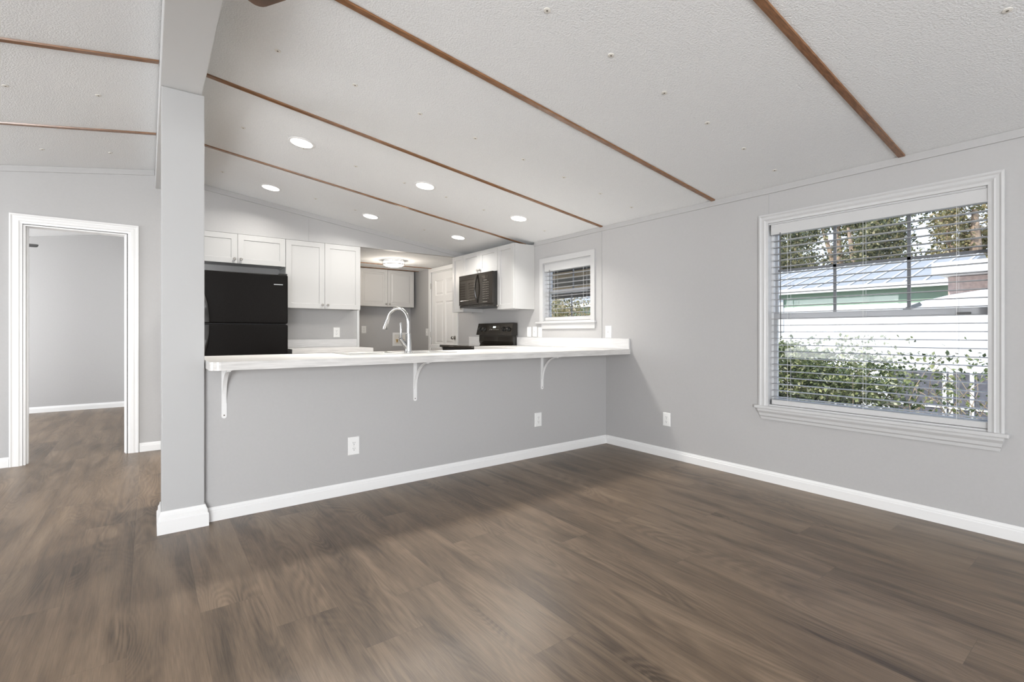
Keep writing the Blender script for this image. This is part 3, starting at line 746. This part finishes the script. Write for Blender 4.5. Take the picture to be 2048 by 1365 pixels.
outlet('wall_outlet', 'white duplex outlet low on the right wall beside the corner', xface(2.608, .335), (XR, 2.608, .335), w=.076, h=.118)
outlet('wall_outlet', 'white outlet above backsplash right of the wall seam', xface(3.286, 1.108), (XR, 3.286, 1.108), w=.080, h=.122, kind='gfci')
outlet('light_switch', 'white rocker switch plate nearest the black range', xface(4.543, 1.110), (XR, 4.543, 1.110), w=.074, h=.120, kind='rocker', cat='switch')
outlet('light_switch', 'white double-slot plate, middle of three under the small window', xface(4.435, 1.113), (XR, 4.435, 1.113), w=.074, h=.120, kind='gfci', cat='switch')
outlet('light_switch', 'white toggle switch plate just below small window stool', xface(4.338, 1.106), (XR, 4.338, 1.106), w=.066, h=.116, kind='toggle', cat='switch')
outlet('wall_outlet', 'white duplex outlet above the counter beside the refrigerator', yface(1.863, 6.1098, 1.105), (1.863, 6.1098, 1.105))
outlet('wall_outlet', 'white duplex outlet on the laundry alcove back wall', yface(2.832, 7.8408, 1.152), (2.832, 7.8408, 1.152))
outlet('light_switch', 'white switch plate beside the back door hinges', xface(7.215, 1.108), (XR, 7.215, 1.108), w=.075, h=.118, kind='toggle', cat='switch')

d3 = sroot('door_3', (2.14, 7.25, 0))
L3 = lambda u, v, t: (2.141 + t, u, v)
obj('casing', MB(L3).rings(6.62, 0, 7.72, 2.08, [(0, 0), (0, .014), (.06, .012), (.06, 0)], fill=False, open_bottom=True), 'white', d3)
for a_ in (6.69, 7.17):
    lv_ = MB(L3).rings(a_, .012, a_ + .475, 2.0, [(0, .001), (0, .024), (.05, .024), (.05, .004)], fill=False)
    for q in range(44):
        z_ = .08 + q * .0425
        if 1.0 < z_ < 1.06: continue
        lv_.add([(a_ + .05, z_, .022), (a_ + .425, z_, .022), (a_ + .425, z_ + .036, .006), (a_ + .05, z_ + .036, .006)], [(0, 1, 2, 3)])
    obj('louvered_panel', lv_, 'white', d3)
wb_ = thing('washer_outlet_box', 'white recessed washer hookup box on alcove wall behind faucet', 'utility box', (3.46, 7.8408, .99))
M = lambda u, v, t: (3.462 + u, 7.8408 - t, .988 + v)
obj('box_frame', MB(M).rings(-.135, -.115, .135, .115, [(0, .0005), (0, .010), (.034, .010), (.036, .002)], fill=False), 'plate', wb_)
obj('box_back', MB(M).box(-.099, -.079, .0006, .099, .079, .0022), 'rosette', wb_)
for u in (-.055, .055):
    v_ = obj('valve', MB(M).box(u - .010, -.05, .0025, u + .010, -.01, .020).box(u - .022, -.012, .006, u + .022, -.002, .016), 'brass', wb_, bevel=.002)

# ------------------------------------------------------------------ recessed lights
DN = Vector((-SL, 0, -1)).normalized()
spots = [(.925, 3.885, 'white recessed light nearest the beam in the front kitchen row'), (1.955, 3.89, 'white recessed light, middle of the front kitchen row'),
         (3.0, 3.89, 'white recessed light nearest the right wall in the front kitchen row'), (.965, 5.25, 'white recessed light nearest the post in the back kitchen row'),
         (1.976, 5.26, 'white recessed light, middle of the back kitchen row'), (3.005, 5.10, 'white recessed light nearest the short cabinet above the microwave')]
for x, y, lb in spots:
    c = Vector((x, y, zc(x)))
    t = thing('recessed_light', lb, 'ceiling light', c, group='recessed kitchen lights')
    obj('trim_ring', MB().lathe([(.094, .0005), (.094, .003), (.088, .006), (.078, .006), (.077, .001)], c, DN, 32), 'white', t, smooth=True)
    obj('lens', MB().lathe([(.0765, .0006), (.0765, .0035), (.03, .0042)], c, DN, 32), 'lens', t)
    p = c + DN * .012
    l = lamp('downlight', 'AREA', p, 20.0 if y < 4.5 else 8.5, target=p + DN, color=(1, .965, .91), shape='DISK', size=.14)
    l.data.spread = math.radians(135 if y < 4.5 else 150)

al = thing('ceiling_light', 'round drum ceiling light with two metal bands in the alcove', 'ceiling light', (2.83, 6.62, 2.14))
c = Vector((2.83, 6.62, 2.1398)); D = Vector((0, 0, -1))
obj('glass_drum', MB().lathe([(.140, 0), (.146, .010), (.146, .062), (.120, .078), (.07, .088), (.01, .091)], c, D, 40), 'drum', al, smooth=True)
for h in (.006, .052):
    obj('metal_band', MB().lathe([(.148, h), (.158, h), (.158, h + .010), (.148, h + .010), (.148, h)], c, D, 40), 'nickel', al, smooth=True)
for q in range(4):
    a = PI / 4 + q * PI / 2 + .3
    pp = c + Vector((math.cos(a), math.sin(a), 0)) * .154
    obj('band_post', MB().tube([pp + D * .012, pp + D * .056], .004, 8), 'nickel', al)
l = lamp('alcove_glow', 'POINT', (2.83, 6.62, 1.96), 13, color=(1, .90, .78), shadow_soft_size=.10)

# ------------------------------------------------------------------ ceiling screw rosettes
rows = [(2.785, [.545, .955, 1.365, 1.775, 2.19, 2.592, 3.003, 3.40]), (1.567, [1.362, 1.764, 2.18, 2.586, 2.996, 3.403]), (.343, [2.586]),
        (3.98, [.549, .963, 1.37, 1.80, 2.215, 2.635, 3.42]), (5.19, [.547, 1.372, 1.78, 2.60])]
first = None
def rosette(x, y, label, group):
    global first
    s = SL if x > .15 else -SLL
    dn = Vector((-s, 0, -1)).normalized()
    if first is None:
        r = thing('screw_rosette', label, 'ceiling fastener', (0, 0, 0), group)
        obj('washer', MB().lathe([(.0155, 0), (.0150, .0025), (.006, .0035), (.004, .003)], (0, 0, 0), (0, 0, -1), 14), 'rosette', r)
        obj('screw', MB().lathe([(.0045, .003), (.004, .0045), (.001, .005)], (0, 0, 0), (0, 0, -1), 8), 'screw', r)
        first = r
    else:
        r = first.copy(); COL.objects.link(r)
        for ch in list(first.children):
            cc = ch.copy(); COL.objects.link(cc); cc.parent = r
    r['label'] = label; r['group'] = group
    r.location = Vector((x, y, zc(x))) + dn * .0005
    r.rotation_euler = Vector((0, 0, -1)).rotation_difference(dn).to_euler()
for y, xs in rows:
    for x in xs: rosette(x, y, 'small round screw rosette in the ceiling right of the beam', 'screw rosettes right of the beam')
for y in (3.955, 5.155):
    for x in (-.655, -.25): rosette(x, y, 'small round screw rosette in the ceiling left of the beam', 'screw rosettes left of the beam')

# ------------------------------------------------------------------ ceiling fans
def fan(label, hub, ceil, Rb, ang0, width, mat, pitch, n=5):
    t = thing('ceiling_fan', label, 'ceiling fan', (hub[0], hub[1], hub[2]))
    hx, hy, hz = hub
    obj('canopy', MB().lathe([(.02, -.09), (.05, -.075), (.065, -.03), (.066, .0)], (hx, hy, ceil - .002)), 'nickel', t, smooth=True)
    obj('downrod', MB().tube([(hx, hy, hz + .10), (hx, hy, ceil - .08)], .012, 10), 'nickel', t, smooth=True)
    obj('motor_housing', MB().lathe([(.03, .12), (.09, .10), (.11, .06), (.11, .0), (.09, -.03), (.04, -.05), (.01, -.055)], (hx, hy, hz)), 'nickel', t, smooth=True)
    for q in range(n):
        a = ang0 + 2 * PI * q / n; d = Vector((math.cos(a), math.sin(a), 0)); s = Vector((-d.y, d.x, 0))
        w = width / 2; r = .028; pts = [(.17, -.05), (.17, .05), (.26, w)]
        for z in range(5):
            b = PI / 2 * (1 - z / 4); pts.append((Rb - r + r * math.cos(b), w - r + r * math.sin(b)))
        for z in range(5):
            b = -PI / 2 * z / 4; pts.append((Rb - r + r * math.cos(b), -w + r + r * math.sin(b)))
        pts.append((.26, -w))
        vs = []
        for zz in (0, .007):
            for (o_, p_) in pts:
                P_ = Vector(hub) + d * o_ + s * p_ * math.cos(pitch) + Vector((0, 0, p_ * math.sin(pitch) + zz)); vs.append(tuple(P_))
        k_ = len(pts)
        m = MB().add(vs, [tuple(range(k_)), tuple(range(k_, 2 * k_))[::-1]] + [(i, (i + 1) % k_, k_ + (i + 1) % k_, k_ + i) for i in range(k_)])
        b_ = obj('blade', m, mat, t)
        arm = MB().tube([Vector(hub) + d * .10 + Vector((0, 0, .01)), Vector(hub) + d * .21 + Vector((0, 0, .0085))], .009, 8)
        obj('blade_iron', arm, 'nickel', b_)
fan('ceiling fan with dark walnut blades hanging beside the white beam', (-.235, 1.339, 2.15), zc(-.235), .66, math.atan2(.53, .85), .14, 'walnut', .0)
fan('grey bladed ceiling fan inside the room beyond the doorway', (-1.66, 7.6, 2.08), zc(-1.66), .66, 0.02, .13, 'greyblade', .35)

# ------------------------------------------------------------------ outdoors
ZG = -.75
struct('ground', MB().box(3.9, -30, ZG - .1, 60, 45, ZG), 'ground')
# neighbouring house
hs = thing('house', 'pale green and white neighbouring house with ribbed metal roof', 'house', (13, 6, ZG))
HX = 11.4
obj('green_wall', MB().box(HX, 2.22, 1.66, HX + 5, 16, 2.05), 'green_siding', hs)
obj('white_wall', MB().box(HX - .01, 2.22, ZG, HX + 5, 16, 1.66), 'white_siding', hs)
hip = MB().prism([(HX - .12, 2.04), (13.9, 2.76), (16.8, 1.99)], 1, 2.19, 16.5)
ro = obj('roof', hip, 'tin', hs)
rb = MB()
for q in range(47):
    y = 2.25 + q * .3
    rb.add([(HX - .13, y, 2.05), (13.9, y, 2.77), (13.9, y + .035, 2.77), (HX - .13, y + .035, 2.05), (HX - .13, y, 2.055), (13.9, y, 2.775), (13.9, y + .035, 2.775), (HX - .13, y + .035, 2.055)],
           [(0, 1, 2, 3), (4, 5, 6, 7), (0, 1, 5, 4), (1, 2, 6, 5), (2, 3, 7, 6), (3, 0, 4, 7)])
obj('roof_ribs', rb, 'white_siding', ro)
obj('fascia', MB().box(HX - .17, 2.19, 1.94, HX - .125, 16.5, 2.05), 'white_siding', hs)
wf = obj('window', MB(lambda u, v, t: (HX - .012 - t, u, v)).rings(5.05, 1.13, 6.55, 1.86, [(0, 0), (0, .03), (.10, .03), (.10, .0)], fill=False), 'white_siding', hs)
obj('pane', MB().box(HX - .016, 5.15, 1.2, HX - .012, 6.45, 1.76), 'dim_pane', wf)
for y in (5.5, 5.9): obj('mullion', MB().box(HX - .05, y - .04, 1.2, HX - .017, y + .04, 1.76), 'white_siding', wf)
pr = thing('porch', 'white fascia porch with pinkish wall at the end of the house', 'porch', (11, 1.5, ZG))
obj('porch_wall', MB().box(10.6, -2.5, ZG, 11.39, 2.10, 2.02), 'pink', pr)
obj('porch_roof', MB().box(9.9, -2.6, 2.03, 10.95, 2.16, 2.20), 'white_siding', pr)
obj('porch_window', MB().box(10.57, .2, .9, 10.598, 1.35, 1.95), 'white_siding', pr)
# white van parked in between
vn = thing('van', 'white van with sloping nose parked beyond the hedge', 'van', (9.2, 2, ZG))
side = [(3.95, -.35), (3.98, .62), (3.80, .95), (2.75, 1.22), (2.20, 1.42), (1.95, 1.53), (1.66, 1.60), (1.35, 1.645), (-2.2, 1.66), (-2.3, -.35)]
obj('body', MB().prism(side, 0, 8.4, 10.0), 'carwhite', vn, bevel=.06, seg=3)
obj('side_window', MB().prism([(2.24, 1.355), (1.945, 1.47), (1.935, 1.49), (1.955, 1.517), (2.10, 1.458)], 0, 8.392, 8.402), 'dim_pane', vn)
for y in (2.9, -1.3):
    obj('wheel', MB().lathe([(.20, 0), (.34, .02), (.36, .10), (.34, .2), (.2, .22)], (8.36, y, ZG + .36), (1, 0, 0), 24), 'tyre', vn, smooth=True)
# grey screen in white frame, added as the shade behind the thin hedge
rl = thing('shade_panel', 'grey shade screen in white frame behind the thin end of the hedge', 'backdrop', (7.3, 1.45, ZG))
for y in (.90, 1.242, 1.417, 1.474, 2.0): obj('post', MB().box(7.28, y - .018, ZG, 7.32, y + .018, .70), 'white', rl)
for z in (-.30, .25, .67): obj('rail', MB().box(7.287, .92, z - .015, 7.313, 1.98, z + .015), 'white', rl)
obj('mesh', MB().box(7.296, .92, ZG + .02, 7.304, 1.98, .655), 'backdrop', rl)  # plain added sheet standing in for shade, no real mesh

import numpy as np
def leaf_obj(name, P, size, mat, parent, seed):
    g = np.random.default_rng(seed); n = len(P)
    def unit(v): return v / np.linalg.norm(v, axis=1, keepdims=True)
    a = unit(g.normal(size=(n, 3))); b = unit(np.cross(a, unit(g.normal(size=(n, 3)))))
    sz = (size * g.uniform(.6, 1.3, n))[:, None]; nn = np.cross(a, b) * sz * .15; w = sz * .6
    V = np.stack([P - a * sz, P - b * w + nn, P + a * sz, P + b * w + nn], 1).reshape(-1, 3) - np.array(ORG[parent.name])
    me = bpy.data.meshes.new(name); me.from_pydata(V.tolist(), [], np.arange(4 * n).reshape(-1, 4).tolist())
    me.materials.append(MAT[mat]); o = bpy.data.objects.new(name, me); COL.objects.link(o); o.parent = parent
    return o
def hedge_points(n, seed):
    g = np.random.default_rng(seed); out = []
    while sum(map(len, out)) < n:
        y = g.uniform(.4, 3.6, 40000); x = g.uniform(5.35, 6.25, 40000); z = g.uniform(-.30, 1.08, 40000)
        d = np.clip(.02 + .98 * (y - 1.35) / .60, .02, 1)
        top = .86 + .09 * np.sin(y * 3.1) + .06 * np.sin(y * 7.3 + 1) + .04 * np.sin(x * 9 + y * 13)
        d = np.where(z > top, d * .08, d)
        d = np.where((y < 1.7) & (z > .35) & (z < .92), np.maximum(d, .055), d)
        h = np.sin(y * 4.7 + 2 * np.sin(z * 5)) * np.sin(z * 6.1 + 1.7 * y)
        d = np.where(h > .66, d * .15, d)
        # leaves gather in small sprays
        c = np.sin(x * 31 + y * 5) + np.sin(y * 37 + z * 9) + np.sin(z * 41 + x * 7)
        d = d * np.clip(.60 + .45 * c, .15, 1)
        k = g.random(40000) < d; out.append(np.stack([x, y, z], 1)[k])
    return np.concatenate(out)[:n]
hg = thing('hedge', 'leafy green hedge just outside the big window', 'hedge', (5.85, 4.0, ZG))
leaf_obj('leaves', hedge_points(42000, 3), .023, 'hedgeleaf', hg, 4)
tw = MB(); r = random.Random(5)
for i in range(240):
    y = r.uniform(.2, 2.6) if i < 150 else r.uniform(2.6, 8.5); x = r.uniform(5.5, 6.3); z = r.uniform(ZG, .2)
    p = Vector((x, y, z)); d = Vector((r.gauss(0, .35), r.gauss(0, .55), 1)).normalized(); pts = [p]
    for q in range(5):
        d = (d + Vector((r.gauss(0, .25), r.gauss(0, .3), r.gauss(-.05, .15)))).normalized(); p = p + d * r.uniform(.12, .24)
        if p.z > 1.02: break
        pts.append(p)
    if len(pts) > 1: tw.tube(pts, [.006 * (1 - .13 * q) for q in range(len(pts))], 5)
obj('twigs', tw, 'twig', hg)
bs = thing('shrub', 'dry leafy shrub growing beyond the small kitchen window', 'shrub', (9.2, 10.3, ZG))
g_ = np.random.default_rng(8); n_ = 15000
y_ = g_.uniform(9.0, 11.8, n_); top_ = np.where(y_ < 9.35, 1.9, 2.75) + .25 * np.sin(y_ * 4.3)
P_ = np.stack([g_.uniform(8.5, 9.9, n_), y_, ZG + g_.random(n_) ** .8 * top_], 1)
leaf_obj('leaves', P_, .045, 'goldleaf', bs, 9)
stem = MB(); r = random.Random(6)
for i in range(60):
    p = Vector((r.uniform(8.5, 9.9), r.uniform(9.1, 11.6), ZG)); d = Vector((r.gauss(0, .3), r.gauss(0, .4), 1)).normalized()
    stem.tube([p, p + d * .7, p + d * 1.3 + Vector((0, r.gauss(0, .15), 0)), p + d * 1.9 + Vector((0, r.gauss(0, .3), 0))], [.014, .011, .008, .004], 5)
obj('stems', stem, 'twig', bs)

# porch roof over the back door (seen through the small window)
pc = thing('porch_canopy', 'dark ribbed porch canopy outside the small kitchen window', 'canopy', (5.4, 7, 2.0))
rf = MB()
for q in range(30):
    y = 4.6 + q * .16
    rf.box(3.86, y, 2.05, 7.4, y + .15, 2.08).box(3.86, y + .15, 2.065, 7.4, y + .16, 2.08)
obj('roof_sheet', rf, 'porch', pc)
for x in (5.2, 6.9): obj('rafter', MB().box(x, 4.6, 1.95, x + .05, 9.4, 2.049), 'lumber', pc)
obj('edge_beam', MB().box(7.3, 4.6, 1.86, 7.38, 9.4, 2.049), 'porch', pc)
for y in (4.7, 9.3): obj('post', MB().box(7.30, y - .04, ZG, 7.38, y + .04, 1.859), 'white', pc)

# trees behind the house
def tree(label, x, y, h, rx, ry, rz, n, mat, seed, lean=0, trunk=.22, size=.055):
    t = thing('tree', label, 'tree', (x, y, ZG))
    g = np.random.default_rng(seed)
    cl = np.clip(g.normal(0, .5, (26, 3)), -.75, .75); cr = g.uniform(.22, .42, 26)
    k = g.integers(0, 26, n); a = g.normal(size=(n, 3)); a = a / np.linalg.norm(a, axis=1, keepdims=True) * (g.random(n) ** .45)[:, None]
    P = np.array([x, y + lean, h]) + (cl[k] + a * cr[k][:, None]) * np.array([rx, ry, rz])
    leaf_obj('crown', P, size, mat, t, seed + 50)
    tr = MB().tube([(x, y, ZG), (x, y + lean * .3, h * .45), (x, y + lean * .75, h * .8), (x, y + lean, h + rz * .3)], [trunk, trunk * .85, trunk * .7, trunk * .3], 10)
    tr.tube([(x, y + lean * .4, h * .5), (x - .2, y + lean * .4 + .5, h * .85), (x - .2, y + lean + .7, h + .4)], [trunk * .5, trunk * .4, trunk * .2], 8)
    obj('trunk', tr, 'bark', t, smooth=True)
tree('green tree with two pale leaning trunks behind the house roof', 18.8, 8.3, 4.3, 1.3, 1.35, 2.0, 9000, 'treeleaf', 11, .3, .20)
tree('dark green tree standing behind the middle of the house roof', 18.8, 5.6, 4.2, 1.3, 1.25, 2.1, 12000, 'treeleaf', 12, -.1)
tree('yellowing tree behind the right end of the house roof', 18.8, 3.05, 4.1, 1.2, 1.15, 1.7, 7500, 'goldleaf', 13, .1)
tree('tall spreading tree rising far behind the other trees', 25.0, 8.5, 6.2, 2.4, 5.2, 3.4, 20000, 'treeleaf', 14, .3, size=.085)
tree('green tree standing past the dark porch canopy', 18.8, 18.5, 3.2, 1.5, 3.4, 3.0, 9000, 'treeleaf', 15, .2, size=.08)
